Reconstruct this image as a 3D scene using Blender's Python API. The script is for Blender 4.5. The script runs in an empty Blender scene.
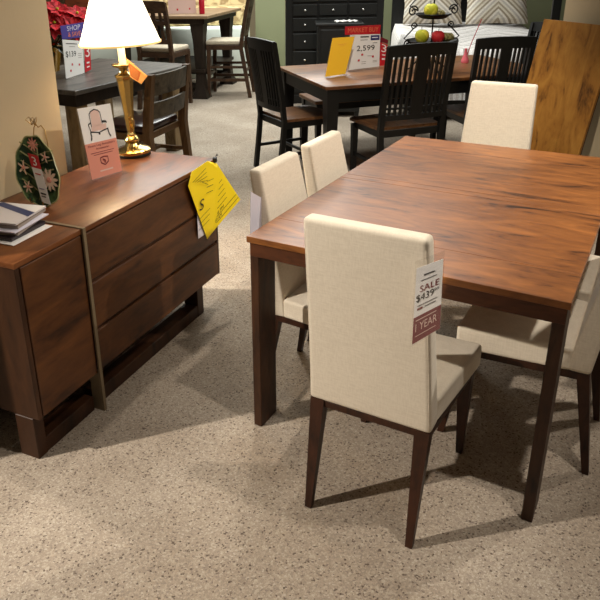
import bpy, bmesh, math, random
from mathutils import Vector, Matrix, Euler
random.seed(7)
sc = bpy.context.scene
C = sc.collection
PI = math.pi
V = Vector

# ------------------------------------------------------------------ materials
def mat(name):
    m = bpy.data.materials.new(name); m.use_nodes = True
    nt = m.node_tree; b = nt.nodes['Principled BSDF']
    return m, nt, b
def lin(c):
    return tuple((x/255/12.92 if x/255 <= .04045 else ((x/255+.055)/1.055)**2.4) for x in c)+(1,)
def plain(name, rgb, rough=.6, metal=0, coat=0, emit=None, estr=0, spec=.5):
    m, nt, b = mat(name)
    b.inputs['Base Color'].default_value = lin(rgb)
    b.inputs['Roughness'].default_value = rough
    b.inputs['Metallic'].default_value = metal
    b.inputs['Coat Weight'].default_value = coat
    b.inputs['Specular IOR Level'].default_value = spec
    if emit:
        b.inputs['Emission Color'].default_value = lin(emit); b.inputs['Emission Strength'].default_value = estr
    # slight procedural unevenness
    tc = nt.nodes.new('ShaderNodeTexCoord'); n = nt.nodes.new('ShaderNodeTexNoise')
    n.inputs['Scale'].default_value = 30; nt.links.new(tc.outputs['Object'], n.inputs['Vector'])
    bp = nt.nodes.new('ShaderNodeBump'); bp.inputs['Strength'].default_value = .04
    nt.links.new(n.outputs['Fac'], bp.inputs['Height']); nt.links.new(bp.outputs['Normal'], b.inputs['Normal'])
    return m
def ramp(nt, stops, fac):
    r = nt.nodes.new('ShaderNodeValToRGB')
    while len(r.color_ramp.elements) > 1: r.color_ramp.elements.remove(r.color_ramp.elements[-1])
    for i, (p, c) in enumerate(stops):
        e = r.color_ramp.elements[0] if i == 0 else r.color_ramp.elements.new(p)
        e.position = p; e.color = lin(c)
    nt.links.new(fac, r.inputs['Fac']); return r
def wood(name, dark, mid, light, grain='X', plank=.09, rough=.35, coat=.2, scale=1.0, streak=.45):
    """grain runs along the given object axis; planks are laid side by side across it"""
    m, nt, b = mat(name); N = nt.nodes; L = nt.links
    tc = N.new('ShaderNodeTexCoord'); sp = N.new('ShaderNodeSeparateXYZ'); L.new(tc.outputs['Object'], sp.inputs[0])
    ax = {'X': ('X', 'Y', 'Z'), 'Y': ('Y', 'X', 'Z'), 'Z': ('Z', 'X', 'Y')}[grain]
    # plank index
    dv = N.new('ShaderNodeMath'); dv.operation = 'DIVIDE'; L.new(sp.outputs[ax[1]], dv.inputs[0]); dv.inputs[1].default_value = plank
    fl = N.new('ShaderNodeMath'); fl.operation = 'FLOOR'; L.new(dv.outputs[0], fl.inputs[0])
    wn = N.new('ShaderNodeTexWhiteNoise'); wn.noise_dimensions = '1D'; L.new(fl.outputs[0], wn.inputs['W'])
    # stretched coords
    cm = N.new('ShaderNodeCombineXYZ')
    m1 = N.new('ShaderNodeMath'); m1.operation = 'MULTIPLY_ADD'; L.new(sp.outputs[ax[0]], m1.inputs[0]); m1.inputs[1].default_value = 2.6*scale
    w9 = N.new('ShaderNodeMath'); w9.operation = 'MULTIPLY'; L.new(wn.outputs['Value'], w9.inputs[0]); w9.inputs[1].default_value = 9
    L.new(w9.outputs[0], m1.inputs[2])
    m2 = N.new('ShaderNodeMath'); m2.operation = 'MULTIPLY'; L.new(sp.outputs[ax[1]], m2.inputs[0]); m2.inputs[1].default_value = 10*scale
    m3 = N.new('ShaderNodeMath'); m3.operation = 'MULTIPLY'; L.new(sp.outputs[ax[2]], m3.inputs[0]); m3.inputs[1].default_value = 10*scale
    L.new(m1.outputs[0], cm.inputs[0]); L.new(m2.outputs[0], cm.inputs[1]); L.new(m3.outputs[0], cm.inputs[2])
    n1 = N.new('ShaderNodeTexNoise'); n1.inputs['Scale'].default_value = 1.1; n1.inputs['Detail'].default_value = 6; n1.inputs['Distortion'].default_value = 1.3
    L.new(cm.outputs[0], n1.inputs['Vector'])
    n2 = N.new('ShaderNodeTexNoise'); n2.inputs['Scale'].default_value = 9; n2.inputs['Detail'].default_value = 4
    L.new(cm.outputs[0], n2.inputs['Vector'])
    a = N.new('ShaderNodeMath'); a.operation = 'MULTIPLY_ADD'; L.new(n2.outputs['Fac'], a.inputs[0]); a.inputs[1].default_value = .25
    L.new(n1.outputs['Fac'], a.inputs[2])
    c = N.new('ShaderNodeMath'); c.operation = 'MULTIPLY_ADD'; L.new(wn.outputs['Value'], c.inputs[0]); c.inputs[1].default_value = .06
    L.new(a.outputs[0], c.inputs[2])
    r = ramp(nt, [(.42, dark), (.42+streak*.35, mid), (.95, light)], c.outputs[0])
    L.new(r.outputs[0], b.inputs['Base Color'])
    b.inputs['Roughness'].default_value = rough+.08; b.inputs['Coat Weight'].default_value = coat*.4; b.inputs['Coat Roughness'].default_value = .3; b.inputs['Specular IOR Level'].default_value = .3
    bp = N.new('ShaderNodeBump'); bp.inputs['Strength'].default_value = .06; L.new(n2.outputs['Fac'], bp.inputs['Height'])
    L.new(bp.outputs['Normal'], b.inputs['Normal'])
    return m
def fabric(name, rgb, rgb2, scale=260):
    m, nt, b = mat(name); N = nt.nodes; L = nt.links
    tc = N.new('ShaderNodeTexCoord')
    mx = []
    for s in ((1, 1, .12), (.12, .12, 1)):
        mp = N.new('ShaderNodeMapping'); mp.inputs['Scale'].default_value = s; L.new(tc.outputs['Object'], mp.inputs[0])
        n = N.new('ShaderNodeTexNoise'); n.inputs['Scale'].default_value = scale; n.inputs['Detail'].default_value = 2; L.new(mp.outputs[0], n.inputs['Vector']); mx.append(n)
    ad = N.new('ShaderNodeMath'); ad.operation = 'ADD'; L.new(mx[0].outputs['Fac'], ad.inputs[0]); L.new(mx[1].outputs['Fac'], ad.inputs[1])
    hf = N.new('ShaderNodeMath'); hf.operation = 'MULTIPLY'; hf.inputs[1].default_value = .5; L.new(ad.outputs[0], hf.inputs[0])
    r = ramp(nt, [(.36, rgb2), (.62, rgb)], hf.outputs[0]); L.new(r.outputs[0], b.inputs['Base Color'])
    b.inputs['Roughness'].default_value = .92; b.inputs['Sheen Weight'].default_value = .15
    bp = N.new('ShaderNodeBump'); bp.inputs['Strength'].default_value = .18; bp.inputs['Distance'].default_value = .0015
    L.new(hf.outputs[0], bp.inputs['Height']); L.new(bp.outputs['Normal'], b.inputs['Normal'])
    return m
def carpet():
    m, nt, b = mat('speckled_carpet'); N = nt.nodes; L = nt.links
    tc = N.new('ShaderNodeTexCoord')
    v1 = N.new('ShaderNodeTexVoronoi'); v1.inputs['Scale'].default_value = 190; L.new(tc.outputs['Object'], v1.inputs['Vector'])
    sx = N.new('ShaderNodeSeparateXYZ'); L.new(v1.outputs['Color'], sx.inputs[0])
    base = ramp(nt, [(0, (112, 98, 88)), (.04, (128, 114, 103)), (.08, (170, 157, 144)), (.4, (182, 168, 152)), (.72, (193, 179, 162)), (.93, (205, 193, 176)), (1, (210, 199, 184))], sx.outputs[0])
    n = N.new('ShaderNodeTexNoise'); n.inputs['Scale'].default_value = 2.2; n.inputs['Detail'].default_value = 5; L.new(tc.outputs['Object'], n.inputs['Vector'])
    n3 = N.new('ShaderNodeTexNoise'); n3.inputs['Scale'].default_value = 420; n3.inputs['Detail'].default_value = 2; L.new(tc.outputs['Object'], n3.inputs['Vector'])
    mx = N.new('ShaderNodeMix'); mx.data_type = 'RGBA'; mx.blend_type = 'MULTIPLY'; mx.inputs['Factor'].default_value = 1
    r2 = ramp(nt, [(.3, (222, 218, 214)), (.7, (255, 255, 255))], n.outputs['Fac'])
    L.new(base.outputs[0], mx.inputs['A']); L.new(r2.outputs[0], mx.inputs['B'])
    mx2 = N.new('ShaderNodeMix'); mx2.data_type = 'RGBA'; mx2.blend_type = 'MULTIPLY'; mx2.inputs['Factor'].default_value = 1
    r3 = ramp(nt, [(.35, (222, 220, 217)), (.6, (255, 255, 255))], n3.outputs['Fac'])
    L.new(mx.outputs['Result'], mx2.inputs['A']); L.new(r3.outputs[0], mx2.inputs['B'])
    L.new(mx2.outputs['Result'], b.inputs['Base Color'])
    b.inputs['Roughness'].default_value = .95; b.inputs['Specular IOR Level'].default_value = .2
    bp = N.new('ShaderNodeBump'); bp.inputs['Strength'].default_value = .5; bp.inputs['Distance'].default_value = .004
    L.new(n3.outputs['Fac'], bp.inputs['Height']); L.new(bp.outputs['Normal'], b.inputs['Normal'])
    return m
def painted(name, rgb):
    m, nt, b = mat(name); N = nt.nodes; L = nt.links
    tc = N.new('ShaderNodeTexCoord'); n = N.new('ShaderNodeTexNoise'); n.inputs['Scale'].default_value = 55; n.inputs['Detail'].default_value = 4
    L.new(tc.outputs['Object'], n.inputs['Vector'])
    n2 = N.new('ShaderNodeTexNoise'); n2.inputs['Scale'].default_value = 1.5; L.new(tc.outputs['Object'], n2.inputs['Vector'])
    d = tuple(int(x*.94) for x in rgb)
    r = ramp(nt, [(.3, d), (.7, rgb)], n2.outputs['Fac']); L.new(r.outputs[0], b.inputs['Base Color'])
    bp = N.new('ShaderNodeBump'); bp.inputs['Strength'].default_value = .12; bp.inputs['Distance'].default_value = .003
    L.new(n.outputs['Fac'], bp.inputs['Height']); L.new(bp.outputs['Normal'], b.inputs['Normal'])
    b.inputs['Roughness'].default_value = .85
    return m
def chevron(name, cols, scale=16, period=.5, along='Y'):
    """woven arrow bands: stripes of |x| + z in object space"""
    m, nt, b = mat(name); N = nt.nodes; L = nt.links
    tc = N.new('ShaderNodeTexCoord'); sp = N.new('ShaderNodeSeparateXYZ'); L.new(tc.outputs['Object'], sp.inputs[0])
    pp = N.new('ShaderNodeMath'); pp.operation = 'PINGPONG'; L.new(sp.outputs['X'], pp.inputs[0]); pp.inputs[1].default_value = period
    ad = N.new('ShaderNodeMath'); ad.operation = 'ADD'; L.new(pp.outputs[0], ad.inputs[0]); L.new(sp.outputs[along], ad.inputs[1])
    a2 = N.new('ShaderNodeMath'); a2.operation = 'ADD'; L.new(ad.outputs[0], a2.inputs[0]); a2.inputs[1].default_value = 10.07
    ml = N.new('ShaderNodeMath'); ml.operation = 'MULTIPLY'; ml.inputs[1].default_value = scale; L.new(a2.outputs[0], ml.inputs[0])
    fr = N.new('ShaderNodeMath'); fr.operation = 'FRACT'; L.new(ml.outputs[0], fr.inputs[0])
    st = [(i/len(cols), c) for i, c in enumerate(cols)]
    r = ramp(nt, st, fr.outputs[0]); r.color_ramp.interpolation = 'CONSTANT'
    n = N.new('ShaderNodeTexNoise'); n.inputs['Scale'].default_value = 90; L.new(tc.outputs['Object'], n.inputs['Vector'])
    mx = N.new('ShaderNodeMix'); mx.data_type = 'RGBA'; mx.inputs['Factor'].default_value = .35; mx.blend_type = 'MULTIPLY'
    r2 = ramp(nt, [(.35, (170, 165, 160)), (.6, (255, 255, 255))], n.outputs['Fac'])
    L.new(r.outputs[0], mx.inputs['A']); L.new(r2.outputs[0], mx.inputs['B']); L.new(mx.outputs['Result'], b.inputs['Base Color'])
    b.inputs['Roughness'].default_value = .95
    return m
def spotted(name, c1, c2, scale, lo=.45, hi=.55):
    m, nt, b = mat(name); N = nt.nodes; L = nt.links
    tc = N.new('ShaderNodeTexCoord'); n = N.new('ShaderNodeTexNoise'); n.inputs['Scale'].default_value = scale; n.inputs['Detail'].default_value = 3
    L.new(tc.outputs['Object'], n.inputs['Vector'])
    r = ramp(nt, [(lo, c1), (hi, c2)], n.outputs['Fac']); L.new(r.outputs[0], b.inputs['Base Color']); b.inputs['Roughness'].default_value = .7
    return m

M = {}
M['carpet'] = carpet()
M['wall_tan'] = painted('tan_wall_paint', (190, 172, 140))
M['wall_green'] = painted('sage_wall_paint', (128, 132, 100))
M['table_top'] = wood('cherry_table_top', (42, 21, 9), (110, 64, 28), (156, 98, 47), 'X', .145, .3, .3, 1.5, .35)
M['table_leg'] = wood('cherry_table_leg', (28, 15, 8), (52, 30, 16), (78, 47, 26), 'Z', .3, .4, .15, 1.5)
M['table_rail'] = wood('cherry_table_rail', (44, 22, 11), (78, 42, 21), (106, 60, 31), 'X', .3, .4, .15, 1.2)
M['table_rail_y'] = wood('cherry_table_side_rail', (44, 22, 11), (78, 42, 21), (106, 60, 31), 'Y', .3, .4, .15, 1.2)
M['cab'] = wood('sideboard_walnut', (30, 14, 6), (66, 36, 15), (100, 60, 28), 'Y', .5, .36, .2, .9)
M['cab_top'] = wood('sideboard_top_walnut', (56, 28, 12), (98, 55, 26), (132, 80, 42), 'Y', .24, .3, .35, .8)
M['cab_end'] = wood('sideboard_end_walnut', (26, 14, 7), (50, 28, 14), (72, 43, 23), 'Z', .3, .4, .15, .9)
M['chair_leg'] = wood('dark_cherry_leg', (24, 12, 8), (50, 27, 16), (72, 40, 24), 'Z', .3, .35, .1, 2)
M['cream'] = fabric('cream_linen', (234, 222, 202), (222, 209, 188))
M['leaf'] = wood('golden_maple_leaf', (84, 50, 14), (140, 92, 32), (172, 122, 52), 'Z', .16, .4, .1, 1.0, .4)
M['dark_brown'] = plain('dark_brown_wood', (62, 44, 26), .6)
M['black'] = plain('black_satin_paint', (10, 10, 9), .45, spec=.4)
M['black_drawer'] = plain('black_drawer_paint', (20, 21, 20), .4, spec=.4)
M['brown_seat'] = wood('brown_chair_seat', (50, 30, 18), (92, 60, 36), (132, 92, 56), 'Y', .11, .35, .15, 1.4)
M['brown_top'] = wood('brown_dining_top', (54, 30, 15), (96, 58, 30), (146, 98, 56), 'X', .14, .3, .3, 1.2)
M['grey_top'] = wood('weathered_grey_top', (44, 40, 38), (84, 78, 72), (120, 112, 102), 'Y', .15, .3, .25, 1.2)
M['grey_slat'] = wood('weathered_grey_slat', (48, 42, 36), (78, 70, 58), (104, 94, 78), 'Y', .3, .5, .05, 1.2)
M['rust_brown'] = wood('rustic_brown_post', (58, 40, 24), (92, 66, 40), (118, 88, 56), 'Z', .3, .5, .05, 1.4)
M['tan_post'] = wood('rustic_tan_post', (96, 78, 54), (130, 108, 76), (150, 128, 92), 'Z', .3, .5, .05, 1.4)
M['pub_wood'] = wood('pub_table_wood', (34, 22, 14), (60, 40, 26), (82, 58, 38), 'X', .2, .4, .15, 1.2)
M['pub_top'] = wood('pub_table_top', (92, 72, 54), (130, 106, 80), (160, 134, 104), 'X', .2, .35, .2, 1.2)
M['pub_dark'] = wood('pub_table_base_wood', (24, 18, 13), (38, 28, 20), (52, 40, 30), 'Z', .2, .5, .1, 1.2)
M['pub_seat'] = fabric('beige_stool_fabric', (196, 184, 162), (164, 150, 128), 200)
M['leather'] = plain('oxblood_leather', (46, 22, 18), .28, coat=.3)
M['pewter'] = plain('pewter_metal', (132, 116, 92), .45, .45)
M['brass'] = plain('polished_brass', (196, 168, 104), .2, 1)
M['brass_wire'] = plain('brass_wire', (176, 140, 84), .3, .9)
M['felt'] = plain('dark_felt', (20, 15, 10), .9)
M['candle'] = plain('ivory_candle_sleeve', (240, 226, 196), .5)
M['shade'] = plain('lit_ivory_shade', (250, 238, 214), .8, emit=(255, 238, 205), estr=1.9)
M['shade_trim'] = plain('shade_trim', (236, 204, 140), .8, emit=(255, 205, 120), estr=.7)
M['white'] = plain('white_paper', (236, 232, 228), .55)
M['lavender'] = plain('cool_white_paper', (218, 214, 226), .55)
M['pink'] = plain('salmon_card', (218, 142, 122), .45)
M['pinkline'] = plain('chair_print_pink', (222, 188, 176), .5)
M['yellow'] = plain('bright_yellow_card', (246, 216, 18), .5)
M['amber'] = plain('amber_card', (255, 198, 48), .5)
M['ink'] = plain('black_ink', (24, 20, 24), .6)
M['maroon_ink'] = plain('maroon_ink', (120, 40, 40), .6)
M['maroon'] = plain('maroon_print', (112, 22, 36), .5)
M['red'] = plain('red_print', (196, 28, 40), .5)
M['orange'] = plain('orange_print', (232, 130, 90), .5)
M['navy'] = plain('navy_print', (44, 44, 100), .5)
M['purple'] = plain('indigo_print', (70, 58, 140), .5)
M['tan_card'] = plain('tan_card', (214, 160, 96), .5)
M['rust_card'] = plain('rust_print', (168, 88, 44), .5)
M['iron'] = plain('wrought_iron', (22, 19, 17), .5, .5)
M['green_leaf'] = spotted('plate_green_glaze', (34, 66, 42), (84, 112, 66), 26)
M['plate_rim'] = plain('plate_rim_glaze', (168, 168, 118), .25)
M['petal_pink'] = plain('plate_petal_glaze', (244, 214, 190), .3)
M['petal_rose'] = plain('plate_rose_glaze', (234, 160, 140), .3)
M['poin'] = spotted('poinsettia_red', (176, 12, 26), (236, 40, 54), 26)
M['poin_leaf'] = plain('poinsettia_leaf', (28, 46, 24), .5)
M['gold_foil'] = plain('gold_foil', (190, 146, 58), .25, 1)
M['apple_green'] = spotted('green_apple_skin', (176, 176, 30), (222, 212, 70), 18)
M['apple_red'] = spotted('red_apple_skin', (180, 22, 30), (222, 60, 54), 14)
M['moss'] = spotted('dried_moss', (100, 94, 50), (150, 138, 84), 60)
M['magpages'] = plain('magazine_page_edges', (150, 138, 128), .7)
M['magdark'] = plain('dark_magazine_cover', (42, 34, 38), .35)
M['magwhite'] = plain('pale_magazine_cover', (214, 206, 204), .3)
M['magblue'] = plain('blue_magazine_print', (48, 62, 104), .35)
M['magbrown'] = spotted('photo_cover_print', (52, 42, 34), (120, 104, 84), 20)
M['quilt'] = chevron('patterned_quilt', [(238, 234, 232), (206, 200, 196), (244, 240, 238), (226, 220, 216), (244, 242, 240), (180, 172, 166)], 5, .55)
M['pillow'] = chevron('patterned_pillow', [(206, 196, 178), (160, 146, 126), (212, 204, 188), (184, 176, 166), (220, 212, 200), (150, 136, 116)], 5, .6, 'Z')
M['floral'] = spotted('floral_blanket', (150, 124, 84), (204, 182, 134), 9)
M['sheet'] = plain('pale_bed_skirt', (224, 232, 222), .9)
M['knob'] = plain('brushed_nickel_knob', (220, 220, 214), .25, .8)
M['pinkglass'] = plain('pink_glass', (222, 110, 122), .2)
M['redglass'] = plain('red_candle_wax', (176, 20, 44), .3)
M['redwood'] = wood('red_brown_headboard', (60, 26, 14), (104, 46, 24), (130, 66, 36), 'X', .3, .35, .2)
def glassy():
    m, nt, b = mat('clear_acrylic'); N = nt.nodes; L = nt.links
    tr = N.new('ShaderNodeBsdfTransparent'); gl = N.new('ShaderNodeBsdfGlossy'); gl.inputs['Roughness'].default_value = .08
    mx = N.new('ShaderNodeMixShader'); mx.inputs[0].default_value = .09
    L.new(tr.outputs[0], mx.inputs[1]); L.new(gl.outputs[0], mx.inputs[2])
    L.new(mx.outputs[0], N['Material Output'].inputs['Surface']); return m
M['acrylic'] = glassy()

# ------------------------------------------------------------------ mesh builder
_fc = {}
def text_geo(s):
    if s in _fc: return _fc[s]
    cu = bpy.data.curves.new('t', 'FONT'); cu.body = s; cu.align_x = 'CENTER'; cu.align_y = 'CENTER'; cu.resolution_u = 3
    o = bpy.data.objects.new('t', cu); C.objects.link(o)
    dg = bpy.context.evaluated_depsgraph_get(); me = bpy.data.meshes.new_from_object(o.evaluated_get(dg))
    vs = [tuple(v.co) for v in me.vertices]; fs = [tuple(p.vertices) for p in me.polygons]
    bpy.data.objects.remove(o); bpy.data.curves.remove(cu); bpy.data.meshes.remove(me)
    x0 = min(v[0] for v in vs); x1 = max(v[0] for v in vs); y0 = min(v[1] for v in vs); y1 = max(v[1] for v in vs)
    vs = [((v[0]-x0)/(x1-x0), (v[1]-y0)/(y1-y0)) for v in vs]
    _fc[s] = (vs, fs, (x1-x0)/(y1-y0)); return _fc[s]
class MB:
    def __init__(s): s.v = []; s.f = []; s.m = []; s.mats = []
    def mi(s, k):
        if k not in s.mats: s.mats.append(k)
        return s.mats.index(k)
    def add(s, vs, fs, k, X=None):
        b = len(s.v); i = s.mi(k)
        s.v += [tuple(X @ V(v)) if X else tuple(v) for v in vs]
        for f in fs: s.f.append(tuple(b+q for q in f)); s.m.append(i)
        return s
    def box(s, c, d, k, X=None, r=0, seg=2):
        bm = bmesh.new(); bmesh.ops.create_cube(bm, size=1)
        for v in bm.verts: v.co = V((v.co.x*d[0]+c[0], v.co.y*d[1]+c[1], v.co.z*d[2]+c[2]))
        if r > 0: bmesh.ops.bevel(bm, geom=bm.edges[:], offset=r, segments=seg, profile=.5, affect='EDGES', clamp_overlap=True)
        bm.verts.index_update()
        s.add([v.co[:] for v in bm.verts], [[v.index for v in f.verts] for f in bm.faces], k, X); bm.free(); return s
    def bx(s, x0, x1, y0, y1, z0, z1, k, X=None, r=.002, seg=1):
        return s.box(((x0+x1)/2, (y0+y1)/2, (z0+z1)/2), (abs(x1-x0), abs(y1-y0), abs(z1-z0)), k, X, r, seg)
    def loft(s, rings, k, X=None, cap=True, closed=True):
        n = len(rings[0]); vs = [p for r in rings for p in r]; fs = []
        for i in range(len(rings)-1):
            for j in range(n if closed else n-1):
                fs.append((i*n+j, i*n+(j+1) % n, (i+1)*n+(j+1) % n, (i+1)*n+j))
        if cap and closed: fs.append(tuple(range(n))[::-1]); fs.append(tuple(range((len(rings)-1)*n, len(rings)*n)))
        return s.add(vs, fs, k, X)
    def bar(s, secs, k, X=None):
        """square section bar through stations (x,y,z,wx,wy)"""
        return s.loft([[(x-a/2, y-b/2, z), (x+a/2, y-b/2, z), (x+a/2, y+b/2, z), (x-a/2, y+b/2, z)] for x, y, z, a, b in secs], k, X)
    def tube(s, pts, r, k, X=None, n=8):
        pts = [V(p) for p in pts]; rings = []
        up = V((.13, .21, 1)).normalized()
        for i, p in enumerate(pts):
            t = (pts[min(i+1, len(pts)-1)]-pts[max(i-1, 0)]).normalized()
            if abs(t.dot(up)) > .97: up = V((1, .1, .05)).normalized()
            a = t.cross(up).normalized(); b2 = t.cross(a).normalized(); up = -b2 if up.dot(-b2) > 0 else b2
            rr = r[i] if isinstance(r, (list, tuple)) else r
            rings.append([tuple(p+(a*math.cos(q*2*PI/n)+b2*math.sin(q*2*PI/n)*(1 if up is not b2 else 1))*rr) for q in range(n)])
        return s.loft(rings, k, X)
    def lathe(s, prof, k, X=None, n=28, cap=True):
        return s.loft([[(r*math.cos(q*2*PI/n), r*math.sin(q*2*PI/n), z) for q in range(n)] for r, z in prof], k, X, cap)
    def prism(s, poly, z0, z1, k, X=None):
        return s.loft([[(x, y, z0) for x, y in poly], [(x, y, z1) for x, y in poly]], k, X)
    def build(s, name, parent=None, smooth=.6, loc=None, rot=None):
        me = bpy.data.meshes.new(name); me.from_pydata(s.v, [], s.f)
        for k in s.mats: me.materials.append(M[k])
        me.polygons.foreach_set('material_index', s.m)
        me.polygons.foreach_set('use_smooth', [True]*len(s.f)); me.update()
        bm = bmesh.new(); bm.from_mesh(me); bmesh.ops.recalc_face_normals(bm, faces=bm.faces[:]); bm.to_mesh(me); bm.free()
        me.set_sharp_from_angle(angle=smooth)
        o = bpy.data.objects.new(name, me); C.objects.link(o)
        if parent: o.parent = parent
        if loc: o.location = loc
        if rot: o.rotation_euler = rot
        return o
def tag(o, label, cat, group=None, kind=None):
    if label: o['label'] = label
    if cat: o['category'] = cat
    if group: o['group'] = group
    if kind: o['kind'] = kind
    return o
def empty(name, loc, rz, label, cat, group=None):
    o = bpy.data.objects.new(name, None); o.empty_display_size = .1; C.objects.link(o)
    o.location = loc; o.rotation_euler = (0, 0, rz); return tag(o, label, cat, group)
def copy_tree(o, parent=None):
    c = o.copy(); C.objects.link(c)
    if parent: c.parent = parent
    for ch in [x for x in bpy.data.objects if x.parent == o]: copy_tree(ch, c)
    return c
def Rz(a): return Matrix.Rotation(a, 4, 'Z')
def Tr(*p): return Matrix.Translation(p)

class Quad:
    """a thin card between four corners BL BR TR TL (local to `o`), front side given by normal"""
    def __init__(s, bl, br, tr, tl, o=(0, 0, 0)):
        o = V(o); s.c = [V(p)-o for p in (bl, br, tr, tl)]
        s.n = (s.c[1]-s.c[0]).cross(s.c[3]-s.c[0]).normalized(); s.c[2] = s.c[2]-s.n*(s.c[2]-s.c[0]).dot(s.n); s.mb = MB()
    def p(s, u, v, e=0):
        b, r, t, l = s.c
        return b*(1-u)*(1-v)+r*u*(1-v)+t*u*v+l*(1-u)*v+s.n*e
    def rect(s, u0, v0, u1, v1, k, e0=0, e1=.0015):
        q = [(u0, v0), (u1, v0), (u1, v1), (u0, v1)]
        s.mb.loft([[s.p(u, v, e0) for u, v in q], [s.p(u, v, e1) for u, v in q]], k); return s
    def poly(s, q, k, e0=.0015, e1=.0022):
        s.mb.loft([[s.p(u, v, e0) for u, v in q], [s.p(u, v, e1) for u, v in q]], k); return s
    def text(s, t, u0, v0, u1, v1, k, e=.0026):
        vs, fs, _ = text_geo(t)
        s.mb.add([s.p(u0+(u1-u0)*x, v0+(v1-v0)*y, e) for x, y in vs], fs, k); return s
    def line(s, pts, w, k, e=.0024):
        for a, b in zip(pts, pts[1:]):
            a = V(a); b = V(b); d = (b-a)
            if d.length == 0: continue
            pn = V((-d.y, d.x)).normalized()*w/2
            s.poly([tuple(a-pn), tuple(b-pn), tuple(b+pn), tuple(a+pn)], k, e, e+.0004)
        return s

# ------------------------------------------------------------------ setting
fl = MB().bx(-6, 6.5, .2, 13.2, -.06, 0, 'carpet', r=0).build('floor'); tag(fl, None, None, kind='structure')
SB = (-.7698, 1.9384); SY = -.4416          # sideboard frame: x towards the room, y along its length
def wallbox(name, origin, yaw, x0, x1, y0, y1, z1, k):
    o = MB().bx(x0, x1, y0, y1, 0, z1, k, r=0).build(name, loc=(origin[0], origin[1], 0), rot=(0, 0, yaw))
    return tag(o, None, None, kind='structure')
wallbox('wall_left', SB, SY, -.64, -.505, -.42, .862, 3.1, 'wall_tan')
LEAF_A = V((1.895, 4.705, 1.2))
WR = math.atan2(-.81, .58)
wallbox('wall_right', (1.965, 4.762), WR, .05, 4.2, .012, .16, 3.1, 'wall_tan')
wallbox('wall_back', (0, 11.2), 0, -.06, 6.5, 0, .15, 3.1, 'wall_green')
wallbox('wall_far', (0, 13.0), 0, -6, .0, 0, .15, 3.1, 'wall_tan')

# ------------------------------------------------------------------ sideboard
def sideboard():
    L_, D, H, B0 = 1.295, .49, .754, .1685
    t = empty('sideboard', (*SB, 0), SY, 'long low walnut sideboard with three wide drawers and a pewter band round it', 'sideboard')
    b = MB()
    b.bx(-D, -.022, .02, L_-.02, B0, H-.022, 'cab_end', r=.002)
    b.bx(-D, 0, 0, .02, B0, H-.02, 'cab_end', r=.002); b.bx(-D, 0, L_-.02, L_, B0, H-.02, 'cab_end', r=.002)
    b.build('carcass', t)
    MB().bx(-D-.005, .004, -.004, L_+.004, H-.02, H, 'cab_top', r=.003, seg=2).build('top', t)
    MB().bx(-.02, .003, .022, .313, B0+.004, H-.024, 'cab', r=.002).build('door', t)
    zs = [B0+.004, .352, .545, H-.024]
    for i in range(3):
        d = MB(); z0, z1 = zs[i]+.002, zs[i+1]-.002
        d.bx(-.02, .003, .343, L_-.022, z0, z1-(.012 if i < 2 else 0), 'cab', r=.002)
        d.bx(-.02, -.006, .343, L_-.022, z1-.012, z1, 'cab_end', r=0)
        d.build('drawer', t)
    # pewter band: strap over the top, down the face, to the floor with a foot bar
    s = MB()
    s.bx(-D-.012, .013, .3175, .333, H, H+.0035, 'pewter', r=.001)
    s.bx(.004, .013, .3175, .333, 0, H+.004, 'pewter', r=.001)
    s.bx(-.04, .004, .3175, .333, 0, B0-.001, 'pewter', r=.001)
    s.bx(-D-.012, -D-.006, .316, .336, 0, H+.004, 'pewter', r=.001)
    s.bx(-D-.012, -.05, .318, .334, .012, .03, 'pewter', r=.001)
    s.build('metal_band', t).__setitem__('label', 'pewter metal band')
    # timber loop base
    l = MB()
    l.bx(-.108, -.026, -.002, .045, 0, B0, 'cab_end', r=.002); l.bx(-.108, -.032, 1.12, 1.175, 0, B0, 'cab_end', r=.002)
    l.bx(-.105, -.028, .045, .31, 0, .062, 'cab_end', r=.002); l.bx(-.105, -.034, .342, 1.12, 0, .062, 'cab_end', r=.002)
    l.bx(-.44, -.364, .0, .055, 0, B0, 'cab_end', r=.002); l.bx(-.44, -.364, 1.12, 1.175, 0, B0, 'cab_end', r=.002)
    l.bx(-.437, -.366, .055, 1.12, 0, .062, 'cab_end', r=.002)
    l.build('base_frame', t)
sideboard()
def S(a, b, z):
    c, s = math.cos(SY), math.sin(SY); return V((SB[0]+a*c-b*s, SB[1]+a*s+b*c, z))

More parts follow.
